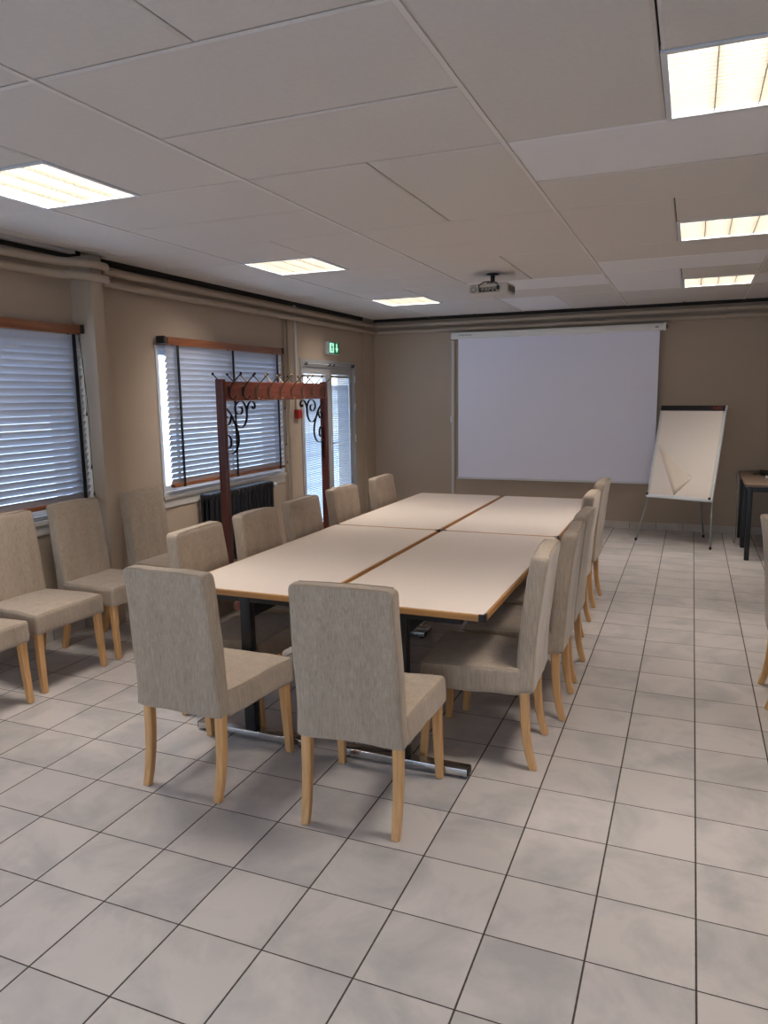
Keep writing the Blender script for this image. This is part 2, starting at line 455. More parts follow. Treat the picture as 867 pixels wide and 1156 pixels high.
def fill_window_front(idx, w):
    e = struct(empty('window_%d' % idx, (0, YF, w[2])))
    def P(o): o.parent = e; o.location = -e.location; return o
    f = MB(); t = .055; ya, yb = YF-.012-.1, YF+.012; n = 3
    f.box(w[0], w[1], ya, yb, w[2], w[2]+t); f.box(w[0], w[1], ya, yb, w[3]-t, w[3])
    for k in range(n+1):
        x = w[0] + (w[1]-w[0]-t)*k/n; f.box(x, x+t, ya, yb, w[2]+t, w[3]-t)
    P(f.build('frame', M['white_pvc']))
    for k in range(n):
        x = w[0] + (w[1]-w[0]-t)*k/n; P(MB().box(x+t, x+(w[1]-w[0]-t)/n, YF-.06, YF-.055, w[2]+t, w[3]-t).build('pane', M['glass']))
fill_window_front(4, W4_FILL)  # unseen, added to bring in daylight from behind the camera

def wood_blind(label, y0, y1, ztop, zbot, x, tapes, tassel_y):
    root = empty('window_blind', (x, (y0+y1)/2, ztop))
    def P(o, par=root):
        o.parent = par
        if par is root: o.location = -root.location
        return o
    hr = MB(); hr.bbox(x-.028, x+.028, y0, y1, ztop-.045, ztop-.003, .006); hr.bbox(x+.028, x+.04, y0+.045, y1-.02, ztop-.060, ztop+.004, .004)
    P(hr.build('head_rail', M['valance']))
    for yy in (y0-.012, y1-.016): P(MB().bbox(x-.035, x+.045, yy, yy+.028, ztop-.052, ztop+.008, .004).build('bracket', M['black_plastic']))
    sl = MB(); th = R(63); n = int((ztop-.075-zbot-.03)/.045)
    for i in range(n):
        z = ztop - .085 - i*.045
        tt = th + R(random.uniform(-2.0, 2.0)); yj = random.uniform(-.003, .003)
        # shallow curved slat: 4 chords, inner edge up
        w = .050; pr = []
        for k in range(5):
            u = -w/2 + w*k/4; bow = .0022*(1-(2*u/w)**2)
            # u along the slat width (positive towards the room and up)
            pr.append((u*math.cos(tt) - bow*math.sin(tt), u*math.sin(tt) + bow*math.cos(tt)))
        vs = []
        for (dx, dz) in pr:
            for off in (0, .0012):
                for yy in (y0+.045+yj, y1-.004+yj): vs.append((x+dx+off*math.sin(tt), yy, z+dz-off*math.cos(tt)))
        fs = []
        for k in range(4):
            b0, b1 = k*4, (k+1)*4
            fs += [(b0, b0+1, b1+1, b1), (b0+2, b1+2, b1+3, b0+3), (b0, b1, b1+2, b0+2), (b0+1, b0+3, b1+3, b1+1)]
        fs += [(0, 2, 3, 1), (16, 17, 19, 18)]
        sl.add(vs, fs, False)
    P(sl.build('slats', M['slat']))
    zb = ztop - .085 - n*.045 + .008
    P(MB().bbox(x-.022, x+.022, y0+.05, y1-.006, zb-.014, zb+.014, .006).build('bottom_rail', M['valance']))
    for ty in tapes:
        t = MB(); t.box(x+.024, x+.0255, ty-.016, ty+.016, zb-.014, ztop-.05); t.box(x-.0255, x-.024, ty-.016, ty+.016, zb-.014, ztop-.05)
        t.box(x-.0255, x+.0255, ty-.013, ty+.013, zb-.0155, zb-.0135)
        P(t.build('ladder_tape', M['tape']))
    for dy, zl in ((-.030, .62), (-.022, .25), (-.014, .06)):
        c = P(MB().tube([(x+.044, tassel_y+dy, ztop-.05), (x+.060, tassel_y+dy+.012, (ztop+zb+zl)/2), (x+.055, tassel_y+dy+.014, zb+zl)], .0016, 6).build('cord', M['tape']))
        k = MB().lathe([(.001, .012), (.003, .010), (.006, -.008), (.007, -.018), (.002, -.022)], 10, Matrix.Translation((x+.055, tassel_y+dy+.014, zb+zl-.01)))
        k.build('tassel', M['mahog'], c)
    return tag(root, label, 'blind', 'wooden-railed venetian blinds')
wood_blind('silver slatted blind with brown rails on the left window by the pillar', .12, 2.066, 2.135, .86, -4.022, (.30, 1.15, 1.995), 2.045)
wood_blind('silver slatted blind with brown rails on the window behind the coat rack', 2.93, 4.80, 2.120, .875, -4.022, (3.11, 3.91, 4.70), 4.785)

# glazed double door
e = struct(empty('door_1', (XL, 6.045, 0)))
def P(o, loc=True):
    o.parent = e
    if loc: o.location = -e.location
    return o
f = MB(); y0, y1, z0, z1 = D1; t = .05; xa, xb = XL-.10, XL+.012
f.box(xa, xb, y0, y0+t, 0, z1); f.box(xa, xb, y1-t, y1, 0, z1); f.box(xa, xb, y0+t, y1-t, z1-.08, z1); f.box(xa, xb, y0+t, y1-t, 0, .02)
P(f.build('frame', M['grey_pvc'], bevel=.003))
for a, c in ((y0+t, 6.07), (6.075, y1-t)):
    s_ = MB(); q = .075
    xa2, xb2 = XL-.075, XL-.02
    s_.box(xa2, xb2, a, a+q, .02, z1-.08); s_.box(xa2, xb2, c-q, c, .02, z1-.08)
    s_.box(xa2, xb2, a+q, c-q, .02, .12); s_.box(xa2, xb2, a+q, c-q, z1-.16, z1-.08)
    leaf = P(s_.build('leaf', M['grey_pvc'], bevel=.003))
    MB().box(XL-.055, XL-.05, a+q, c-q, .12, z1-.16).build('pane', M['glass'], leaf)
h = MB(); h.bbox(XL-.02, XL-.012, 6.09, 6.12, .98, 1.16, .003); h.tube([(XL-.012, 6.105, 1.07), (XL+.03, 6.105, 1.07), (XL+.03, 6.20, 1.07)], .008, 8)
P(h.build('handle', M['white_pvc']))
for zz in (.25, 1.05, 1.80, 1.45): P(MB().lathe([(.009, 0), (.009, .09)], 10, Matrix.Translation((XL+.014, y1-.035, zz))).build('hinge', M['white_pvc']))
def door_blind(label, y0, y1, tilt):
    x = XL-.032; ztop = 1.872; zbot = .14
    root = empty('door_blind', (x, (y0+y1)/2, ztop))
    def Q(o): o.parent = root; o.location = -root.location; return o
    Q(MB().bbox(x-.013, x+.013, y0, y1, ztop-.02, ztop+.012, .003).build('head_rail', M['grey_pvc']))
    sl = MB(); n = int((ztop-zbot-.05)/.0205); w = .025
    for i in range(n):
        z = ztop-.035-i*.0205; tt = tilt + R(random.uniform(-3, 3)); vs = []
        if i < 4: tt = R(15)
        for (u, bow) in ((-w/2, 0), (0, .0015), (w/2, 0)):
            for off in (0, .0006):
                for yy in (y0+.004, y1-.004): vs.append((x+u*math.cos(tt)-bow*math.sin(tt)+off*math.sin(tt), yy, z+u*math.sin(tt)+bow*math.cos(tt)-off*math.cos(tt)))
        fs = []
        for k in range(2):
            b0, b1 = k*4, (k+1)*4
            fs += [(b0, b0+1, b1+1, b1), (b0+2, b1+2, b1+3, b0+3), (b0, b1, b1+2, b0+2), (b0+1, b0+3, b1+3, b1+1)]
        fs += [(0, 2, 3, 1), (8, 9, 11, 10)]
        sl.add(vs, fs)
    Q(sl.build('slats', M['slat_thin']))
    Q(MB().bbox(x-.012, x+.012, y0, y1, zbot-.006, zbot+.012, .003).build('bottom_rail', M['grey_pvc']))
    c = MB()
    for yy in (y0+.08, y1-.08): c.tube([(x+.013, yy, ztop), (x+.013, yy, zbot)], .0012, 5)
    Q(c.build('cord', M['grey_pvc']))
    return tag(root, label, 'blind', 'thin aluminium blinds on the glazed door')
door_blind('thin aluminium blind on the left leaf of the glazed door', 5.449, 5.991, R(52))
door_blind('thin aluminium blind on the right leaf of the glazed door', 6.154, 6.641, R(47))
r_ = empty('curtain_rod', (XL+.04, 6.045, 2.0))
o = MB().tube([(XL+.035, 5.36, 2.000), (XL+.035, 6.74, 2.000)], .005, 8).build('rod', M['white_pvc'], r_); o.location = -r_.location
for yy in (5.42, 6.0, 6.1, 6.66):
    o = MB().bbox(XL+.011, XL+.045, yy-.009, yy+.009, 1.985, 2.012, .003).build('bracket', M['black_plastic'], r_); o.location = -r_.location
tag(r_, 'slim white curtain rod with small brackets across the glazed door top', 'curtain rod')

# outdoors
struct(MB().box(-30, XL-.25, -20, 30, -.2, -.1).box(XL-.25, 20, -20, YF-.2, -.2, -.1).build('ground', M['ground']))

# ------------------------------------------------------------------ ceiling lights
def make_light():
    root = empty('ceiling_light', (0, 0, H))
    s = PW/2
    f = MB(); a = .018
    f.box(0, s, 0, a, -.002, .02); f.box(0, s, s-a, s, -.002, .02); f.box(0, a, a, s-a, -.002, .02); f.box(s-a, s, a, s-a, -.002, .02)
    f.build('frame', M['white_pvc'], root)
    hs = MB(); hs.box(a, s-a, a, a+.002, .0, .075); hs.box(a, s-a, s-a-.002, s-a, 0, .075); hs.box(a, a+.002, a, s-a, 0, .075); hs.box(s-a-.002, s-a, a, s-a, 0, .075)
    hs.box(a, s-a, a, s-a, .075, .08)
    hs.build('housing', M['white_pvc'], root)
    l = MB(); z0, z1 = .004, .042
    for k in range(1, 4):
        x = a + (s-2*a)*k/4; l.box(x-.0015, x+.0015, a, s-a, z0, z1)
    n = 18
    for k in range(1, n):
        y = a + (s-2*a)*k/n; l.box(a, s-a, y-.0008, y+.0008, z0, z1)
    l.build('louvre', M['louvre'], root)
    MB().add([(a+.003, a+.003, .062), (s-a-.003, a+.003, .062), (s-a-.003, s-a-.003, .062), (a+.003, s-a-.003, .062)], [(0, 3, 2, 1)]).build('lamp', M['lamp'], root)
    return root
proto = None
lab = {(-3, .5): 'square louvred ceiling light nearest on the left, cut by the photo edge',
       (-3, 2.9): 'square louvred ceiling light above the window with the coat rack',
       (-3, 5.4): 'small far louvred ceiling light left of the projector',
       (0, .5): 'large bright louvred ceiling light at top right corner',
       (0, 2.9): 'louvred ceiling light on the right, second from the camera',
       (0, 5.4): 'farthest louvred ceiling light on the right, above the flipchart'}
for (x, y) in lights:
    if x > 1.5: continue          # that row is not fitted
    if y < -3: continue
    if proto is None: proto = make_light(); o = proto
    else: o = copy_tree(proto)
    o.location = (x, y, H)
    key = min(lab, key=lambda k: (k[0]-x)**2*.25 + (k[1]-y)**2)
    L_ = lab[key] if y > 0 else ('unseen louvred ceiling light added behind the camera on the left' if x < -1 else 'unseen louvred ceiling light added behind the camera on the right')  # lights behind the camera are unseen, added on the same grid for lighting
    tag(o, L_, 'ceiling light', 'square louvred lights set in the ceiling')

# ------------------------------------------------------------------ heating pipes
def pipes():
    for z, nm, lb in ((2.535, 'heating_pipe', 'upper beige heating pipe running round the walls under the ceiling'),
                      (2.452, 'heating_pipe', 'lower beige heating pipe running round the walls under the ceiling')):
        pts = []
        xo = XL+.064
        ctrl = [(xo, YF+.1), (xo, 1.80), (-3.865, 2.03), (-3.865, 2.21), (xo, 2.30), (xo, 7.02), (XL+.085, YB-.08), (-3.9, YB-.06), (XR-.02, YB-.06)]
        for i in range(len(ctrl)-1):
            a = Vector(ctrl[i]); b = Vector(ctrl[i+1]); n = 6
            for k in range(n): pts.append(a.lerp(b, k/n))
        pts.append(Vector(ctrl[-1]))
        for it in range(2):
            pts = [pts[0]] + [(pts[i-1]+pts[i]*2+pts[i+1])/4 for i in range(1, len(pts)-1)] + [pts[-1]]
        root = empty(nm, (XL+.055, 2.3, z))
        o = MB().tube([(p.x, p.y, z) for p in pts], .027, 14).build('pipe', M['pipe'], root); o.location = -root.location
        for yy in (2.75, 4.4):
            c = MB().tube([(XL+.064, yy-.012, z), (XL+.064, yy+.012, z)], .032, 14); c.box(XL+.001, XL+.055, yy-.008, yy+.008, z-.006, z+.006)
            o = c.build('clamp', M['pipe'], root); o.location = -root.location
        for xx in (-1.35, .22):
            c = MB().tube([(xx-.012, YB-.06, z), (xx+.012, YB-.06, z)], .032, 14); c.box(xx-.008, xx+.008, YB-.06, YB-.001, z-.006, z+.006)
            o = c.build('clamp', M['pipe'], root); o.location = -root.location
        tag(root, lb, 'pipe')
pipes()
for yy, xx, ch in ((4.955, XL+.022, 'left'), (5.03, XL+.022, 'right')):
    zt = 2.50
    o = MB().tube([(xx, yy, zt-.02), (xx, yy, .30), (xx, yy-.05 if ch == 'left' else yy-.12, .22 if ch == 'right' else .26)], .0095, 10).build('riser_pipe', M['pipe'])
    tag(o, 'thin beige vertical pipe beside the coat rack window, %s one of the pair' % ch, 'pipe')
tag(MB().bbox(XL, XL+.022, 5.195, 5.235, 1.50, 2.60, .003).build('cable_trunking', M['white_paint']), 'slim white cable trunking dropping to the red alarm button', 'trunking')
ro = empty('fire_alarm_button', (XL, 5.215, 1.45))
MB().bbox(0, .05, -.045, .045, -.05, .045, .006).build('housing', M['red'], ro)
MB().bbox(.048, .053, -.028, .028, -.03, .028, .003).build('cover', M['red_mark'], ro)
tag(ro, 'small red fire alarm button on the wall left of the glazed door', 'fire alarm')

# exit sign
ro = empty('exit_sign', (XL, 6.07, 2.195))
MB().bbox(0, .055, -.145, .145, -.075, .075, .006).build('housing', M['white_pvc'], ro)
MB().bbox(.054, .060, -.135, .135, -.066, .066, .002).build('panel', M['exit_green'], ro)
q = MB(); x = .0605
def plate(mb, poly):   # polygon in (y,z) lifted off the green panel
    n = len(poly); vs = [(x, a, b_) for a, b_ in poly] + [(x+.0015, a, b_) for a, b_ in poly]
    fs = [tuple(range(n)), tuple(range(2*n-1, n-1, -1))] + [(i, n+i, n+(i+1) % n, (i+1) % n) for i in range(n)]
    mb.add(vs, fs)
plate(q, [(-.12,-.055),(-.01,-.055),(-.01,.055),(-.12,.055)])
q.build('doorway_symbol', M['exit_white'], ro)
x = .0625
q = MB()
plate(q, [(-.062+.009*math.cos(a), .036+.010*math.sin(a)) for a in [k*PI/5 for k in range(10)]])
plate(q, [(-.075,.024),(-.050,.026),(-.052,-.008),(-.072,-.006)])
plate(q, [(-.052,.024),(-.030,.006),(-.034,.0),(-.055,.012)])
plate(q, [(-.073,.022),(-.092,.004),(-.088,-.002),(-.07,.012)])
plate(q, [(-.055,-.006),(-.036,-.026),(-.044,-.048),(-.052,-.046),(-.048,-.028),(-.066,-.008)])
plate(q, [(-.070,-.004),(-.082,-.026),(-.104,-.038),(-.100,-.046),(-.076,-.034),(-.062,-.008)])
q.build('running_figure', M['exit_green'], ro)
q = MB()
plate(q, [(.05,.05),(.078,.05),(.078,.0),(.105,.0),(.064,-.052),(.023,.0),(.05,.0)])
q.build('arrow', M['exit_white'], ro)
tag(ro, 'green emergency exit sign with running figure and arrow above the door', 'sign')

# ------------------------------------------------------------------ radiator
ro = empty('radiator', (-3.985, 3.93, .16))
ns = 16; y0 = -.54
for k in range(ns):
    s_ = MB(); yy = y0 + k*.0675
    prof = [(-.06, .02), (-.06, .60), (-.045, .635), (0, .645), (.045, .635), (.06, .60), (.06, .02), (.045, -.01), (-.045, -.01)]
    for xx in (-.045, 0, .045): s_.rbox((.016, .022, .315), .015, (1, 1, 2), M=Matrix.Translation((xx, yy, .315)), rn=2)
    s_.rbox((.064, .030, .03), .022, (2, 1, 1), M=Matrix.Translation((0, yy, .615)), rn=2); s_.rbox((.064, .030, .03), .022, (2, 1, 1), M=Matrix.Translation((0, yy, .02)), rn=2)
    s_.build('section', M['radiator'], ro)
fe = MB()
for yy in (y0, y0+(ns-1)*.0675):
    for xx in (-.035, .035): fe.tube([(xx, yy, 0), (xx*1.2, yy, -.16)], .012, 8)
fe.build('foot', M['radiator'], ro)
v = MB().tube([(0, y0+(ns-1)*.0675+.02, .60), (0, y0+(ns-1)*.0675+.075, .60)], .009, 8); v.tube([(0, y0+(ns-1)*.0675+.06, .60), (.0, y0+(ns-1)*.0675+.06, .55), (-.03, y0+(ns-1)*.0675+.07, .10)], .008, 8)
v.build('valve', M['white_paint'], ro)
MB().lathe([(.018, 0), (.024, .008), (.024, .05), (.018, .062), (.006, .064)], 14, Matrix.Translation((0, y0+(ns-1)*.0675+.07, .60)) @ Matrix.Rotation(R(90), 4, 'Y')).build('valve_knob', M['white_pvc'], ro)
tag(ro, 'black cast iron column radiator under the window behind the coat rack', 'radiator')

# ------------------------------------------------------------------ chairs
def make_chair(seed, crease=1.0):
    rs = random.Random(seed); off = Vector((seed*3.7, seed*1.3, seed*2.1))
    root = empty('dining_chair', (0, 0, 0))
    # backrest cover: rear face y(z), front face y(z)
    za, zb = .352, .962
    def rear(z): t = (z-za)/(zb-za); return -.245 - .014*t - .043*t*t
    def thick(z): t = (z-za)/(zb-za); return .082 - .004*t
    def warp(q):
        t = (q.z + (zb-za)/2)/(zb-za); z = za + t*(zb-za)
        w = 1.0 - .035*t + .03*max(0, 1-t*6)
        top_dip = .006*(1-(q.x/.21)**2) if t > .9 else 0
        v = (q.y + .041)/.082
        y = rear(z) + thick(z)*v
        p = Vector((q.x*w, y, z + top_dip*(t-.9)*10))
        nv = noise.noise_vector(Vector((p.x*4.5, p.y*4, p.z*3.0)) + off)
        n2 = noise.noise_vector(Vector((p.x*13, p.y*9, p.z*7)) + off*2)
        return p + nv*.0065 + n2*.0028
    bk = MB(); bk.rbox((.211, .041, (zb-za)/2), .021, (22, 3, 30), warp)
    back = bk.build('backrest', M['linen'], root)
    # seam lines down both rear side edges and over the top
    pp = MB()
    for yv in (-.0325, .0325):
        for sx in (-1, 1):
            pts = []
            for k in range(26):
                zz = -.300 + .584*k/25
                pts.append(warp(Vector((sx*.2065, yv, zz))))
            pp.tube(pts, .0016, 5)
        pts = [warp(Vector((-.190 + .38*k/20, yv, .3035))) for k in range(21)]
        pp.tube(pts, .0016, 5)
    pp.build('seam', M['piping'], back)
    # seat cover
    sa, sb = .345, .462
    def swarp(q):
        u = (q.y + .225)/.45          # 0 rear .. 1 front
        y = -.19 + .448*u
        w = 1 + .165*u
        z = (q.z + (sb-sa)/2)/(sb-sa)
        dome = .012*(1-(q.x/.215)**2)*(1-(2*u-1)**2) if q.z > 0 else 0
        flare = 1 + .018*(1-z)
        hem = -.006*abs(noise.noise(Vector((q.x*8, q.y*8, seed)))) if z < .1 else 0
        p = Vector((q.x*w*flare, y*(1 + (.012*(1-z) if u > .9 else 0)), sa + z*(sb-sa) + dome + hem))
        nv = noise.noise_vector(Vector((p.x*6, p.y*6, p.z*4)) + off)
        n2 = noise.noise_vector(Vector((p.x*16, p.y*16, p.z*9)) + off)
        return p + nv*.0045 + n2*.002
    st = MB(); st.rbox((.2135, .225, (sb-sa)/2), .017, (20, 20, 6), swarp)
    seat = st.build('seat', M['linen'], root)
    pp = MB(); ring = []
    zt = (sb-sa)/2 - .0048; e_ = .0052
    hx, hy = .2135-e_, .225-e_
    for k in range(20): ring.append((hx, -hy + (2*hy-.010)*k/19))
    for k in range(20): ring.append((hx - .010 - (2*hx-.02)*k/19, hy))
    for k in range(21): ring.append((-hx, hy - .010 - (2*hy-.010)*k/20))
    pp.tube([swarp(Vector((a, b_, zt))) for a, b_ in ring], .0017, 5)
    pp.build('seam', M['piping'], seat)
    # legs
    def leg(pts, w0, w1):
        vs = []; fs = []
        n = len(pts)
        for i, (x, y, z) in enumerate(pts):
            w = w0 + (w1-w0)*i/(n-1); c = w*.12
            for (a, b_) in ((-w/2+c,-w/2),(w/2-c,-w/2),(w/2,-w/2+c),(w/2,w/2-c),(w/2-c,w/2),(-w/2+c,w/2),(-w/2,w/2-c),(-w/2,-w/2+c)):
                vs.append((x+a, y+b_, z))
        for i in range(n-1):
            for k in range(8):
                k2 = (k+1) % 8; fs.append((i*8+k, (i+1)*8+k, (i+1)*8+k2, i*8+k2))
        fs.append(tuple(range(8))); fs.append(tuple((n-1)*8+7-k for k in range(8)))
        return MB().add(vs, fs, False)
    for sx in (-1, 1):
        l = leg([(sx*.217, .222, .40), (sx*.221, .230, .2), (sx*.225, .245, 0.004)], .044, .031).build('leg', M['beech'], root)
        MB().lathe([(.010, 0), (.011, .004)], 10, Matrix.Translation((sx*.225, .245, 0))).build('glide', M['black_plastic'], l)
        pts = [(sx*.180, -.196, .40), (sx*.184, -.203, .34), (sx*.184, -.206, .24), (sx*.184, -.213, .15), (sx*.1835, -.227, .07), (sx*.183, -.245, .004)]
        l = leg(pts, .042, .032).build('leg', M['beech'], root)
        MB().lathe([(.010, 0), (.011, .004)], 10, Matrix.Translation((sx*.183, -.245, 0))).build('glide', M['black_plastic'], l)
    return root
protos = [make_chair(1), make_chair(2), make_chair(5), make_chair(8)]
used = [False]*4
G1, G2, G3, G4, G5 = 'chairs at the near end of the table', 'chairs along the right side of the table', 'chairs along the window side of the table', 'chairs lined up along the window wall', 'chairs on the right of the aisle'
chairs = [
 (-1.975, .592, -1.9, 0, G1, 'linen chair at the near end of the table, left one, back to the camera'),
 (-1.226, .590, 3.7, 1, G1, 'linen chair at the near end of the table, right one, nearest to the camera'),
 (-.909, 1.232, 92.4, 2, G2, 'linen chair nearest to the camera along the right table side'),
 (-.867, 1.79, 91.5, 3, G2, 'linen chair second from the camera along the right table side'),
 (-.880, 2.325, 90, 0, G2, 'linen chair in the middle of the five on the right table side'),
 (-.947, 3.158, 90, 1, G2, 'linen chair fourth from the camera along the right table side'),
 (-.955, 3.91, 89, 2, G2, 'linen chair farthest along the right table side, by the flipchart'),
 (-2.215, 1.185, -90, 3, G3, 'linen chair nearest on the window side of the table, before the rack post'),
 (-2.205, 1.76, -90, 2, G3, 'linen chair second on the window side, just right of the near rack post'),
 (-2.205, 2.325, -90, 1, G3, 'linen chair third on the window side, middle of the row of five'),
 (-2.225, 2.985, -91, 0, G3, 'linen chair fourth on the window side, right of the far rack post'),
 (-2.22, 3.75, -90, 3, G3, 'linen chair farthest on the window side, by the back corner'),
 (-3.60, .60, -90, 1, G4, 'linen chair at the left photo edge with only its seat corner showing'),
 (-3.632, 1.19, -91.4, 0, G4, 'linen chair below the left window, next to the photo edge'),
 (-3.632, 1.77, -90, 2, G4, 'linen chair below the left window, beside the wall pillar'),
 (-3.60, 2.40, -90, 3, G4, 'linen chair right of the wall pillar, half hidden behind table chairs'),
 (.592, 2.298, -89, 3, G5, 'linen chair cut off by the right photo edge'),
]
for (x, y, a, pi, grp, lb) in chairs:
    if not used[pi]: o = protos[pi]; used[pi] = True
    else: o = copy_tree(protos[pi])
    o.location = (x, y, 0); o.rotation_euler = (0, 0, R(a))
    tag(o, lb, 'chair', grp)

# ------------------------------------------------------------------ tables
TW, TL, TH = .765, 1.79, .742
def make_table():
    root = empty('meeting_table', (0, 0, 0))
    hx, hy = TW/2, TL/2; th = .028; eb = .012
    t = MB(); t.box(-hx+eb, hx-eb, -hy+eb, hy-eb, TH-th, TH)
    t.build('tabletop', M['laminate'], root)
    cz = .030
    for s in (-1, 1):
        y0, y1 = (hy-eb, hy) if s > 0 else (-hy, -hy+eb)
        MB().box(-hx+cz, hx-cz, y0, y1, TH-th, TH-.0008).build('edge_band', M['oak'], root, bevel=.003)
        x0, x1 = (hx-eb, hx) if s > 0 else (-hx, -hx+eb)
        MB().box(x0, x1, -hy+cz, hy-cz, TH-th, TH-.0008).build('edge_band', M['oak_y'], root, bevel=.003)
    for sx in (-1, 1):
        for sy in (-1, 1):
            c = MB(); n = 6; r = .016
            out = [(hx-cz, hy), ] + [(hx-r+r*math.sin(a*PI/2/n), hy-r+r*math.cos(a*PI/2/n)) for a in range(n+1)] + [(hx, hy-cz), (hx-eb, hy-cz), (hx-eb, hy-eb), (hx-cz, hy-eb)]
            c.prism([(sx*a, sy*b_) for a, b_ in (out if sx*sy < 0 else out[::-1])], TH-th-.001, TH+.0008)
            c.build('corner_cap', M['black_plastic'], root)
    for sy in (-1, 1):
        y = -(hy-.050) if sy < 0 else hy-.038
        MB().bbox(-.0275, .0275, y-.0225, y+.0225, .045, TH-th, .004).build('column', M['black_metal'], root)
        ft = MB().bbox(-.30, .30, y-.03, y+.03, .012, .045, .004).build('foot', M['chrome'], root)
        gl = MB()
        for sx in (-1, 1):
            gl.lathe([(.016, 0), (.018, .012)], 12, Matrix.Translation((sx*.27, y, 0)))
            gl.bbox(sx*.30-.004, sx*.30+.004, y-.028, y+.028, .013, .044, .003)
        gl.build('end_cap', M['black_plastic'], ft)
        br = MB()
        br.box(-.27, .27, y-.02, y+.02, TH-th-.03, TH-th)
        for sx in (-1, 1):
            br.bbox(sx*.06-.012, sx*.06+.012, y-sy*.20-.13, y-sy*.20+.13, TH-th-.055, TH-th-.002, .003)
        br.tube([(-.03, y-sy*.02, TH-th-.16), (-.03, y-sy*.30, TH-th-.035)], .014, 8)
        br.build('bracket', M['black_metal'], root)
    MB().bbox(-.02, .02, -hy+.08, hy-.08, TH-th-.115, TH-th-.055, .004).build('crossbeam', M['black_metal'], root)
    lv = MB(); lv.tube([(.10, -hy+.28, TH-th-.03), (.20, -hy+.26, TH-th-.06), (.28, -hy+.26, TH-th-.04)], .007, 8); lv.bbox(.27, .31, -hy+.235, -hy+.285, TH-th-.055, TH-th-.01, .004)
    lv.build('latch_lever', M['black_plastic'], root)
    return root
tb = make_table()
spots = [(-1.9875, 1.745, 'cream folding meeting table with oak edging, near left of the block'),
         (-1.2025, 1.745, 'cream folding meeting table with oak edging, near right of the block'),
         (-1.9875, 3.54, 'cream folding meeting table at the far left, window side'),
         (-1.2025, 3.54, 'cream folding meeting table at the far right, flipchart side')]
for i, (x, y, lb) in enumerate(spots):
    o = tb if i == 0 else copy_tree(tb)
    o.location = (x, y, 0); tag(o, lb, 'table', 'four tables pushed together')

# ------------------------------------------------------------------ coat rack
XK = -3.09; YK0, YK1 = 2.37, 3.93; ZT = 1.760
ro = empty('coat_rack', (XK, (YK0+YK1)/2, 0))
def K(o, par=ro):
    o.parent = par
    if par is ro: o.location = -ro.location
    return o
for yy in (YK0, YK1):
    pw = .029
    K(MB().box(XK-pw, XK+pw, yy-.021, yy+.021, .05, ZT).build('post', M['mahog'], bevel=.004))
    bs = MB(); bs.prism([(-.27, .0), (.27, .0), (.27, .04), (.10, .10), (-.10, .10), (-.27, .04)], -.03, .03, Matrix.Translation((XK, yy, 0)) @ Matrix.Rotation(R(90), 4, 'X'))
    K(bs.build('base', M['mahog'], bevel=.004))
K(MB().box(XK-.014, XK+.014, YK0+.021, YK1-.021, 1.612, 1.745).build('rail', M['mahog_y'], bevel=.003))
K(MB().box(XK-.014, XK+.014, YK0+.021, YK1-.021, .10, .16).build('stretcher', M['mahog_y'], bevel=.003))
nh = 9
for k in range(nh):
    yy = YK0 + .075 + (YK1-YK0-.15)*k/(nh-1)
    for s in (-1, 1):
        h = MB(); x0 = XK + s*.014
        dy = .035
        # upper arm with knob, sweeping out and up; lower arm hooking out
        dy = .008
        up = [(x0+s*.100, yy+dy, 1.797), (x0+s*.072, yy+dy*.8, 1.770), (x0+s*.036, yy+dy*.5, 1.736), (x0+s*.013, yy+dy*.2, 1.700), (x0+s*.005, yy, 1.660),
              (x0+s*.010, yy, 1.636), (x0+s*.026, yy, 1.621), (x0+s*.045, yy, 1.622), (x0+s*.056, yy, 1.636)]
        h.tube(up, [.0042, .0045, .005, .0055, .0055, .005, .0045, .004, .004], 7)
        h.lathe([(.001, -.010), (.007, -.007), (.010, 0), (.007, .007), (.001, .010)], 10, Matrix.Translation((x0+s*.102, yy+dy, 1.800)))
        h.lathe([(.001, -.007), (.007, 0), (.001, .007)], 8, Matrix.Translation((x0+s*.057, yy, 1.640)))
        h.bbox(x0-.002+s*.002, x0+.002+s*.002, yy-.009, yy+.009, 1.645, 1.712, .002)
        K(h.build('hook', M['hook_dark'] if k < 2 or (k % 3 == 0 and s < 0) else M['hook']))
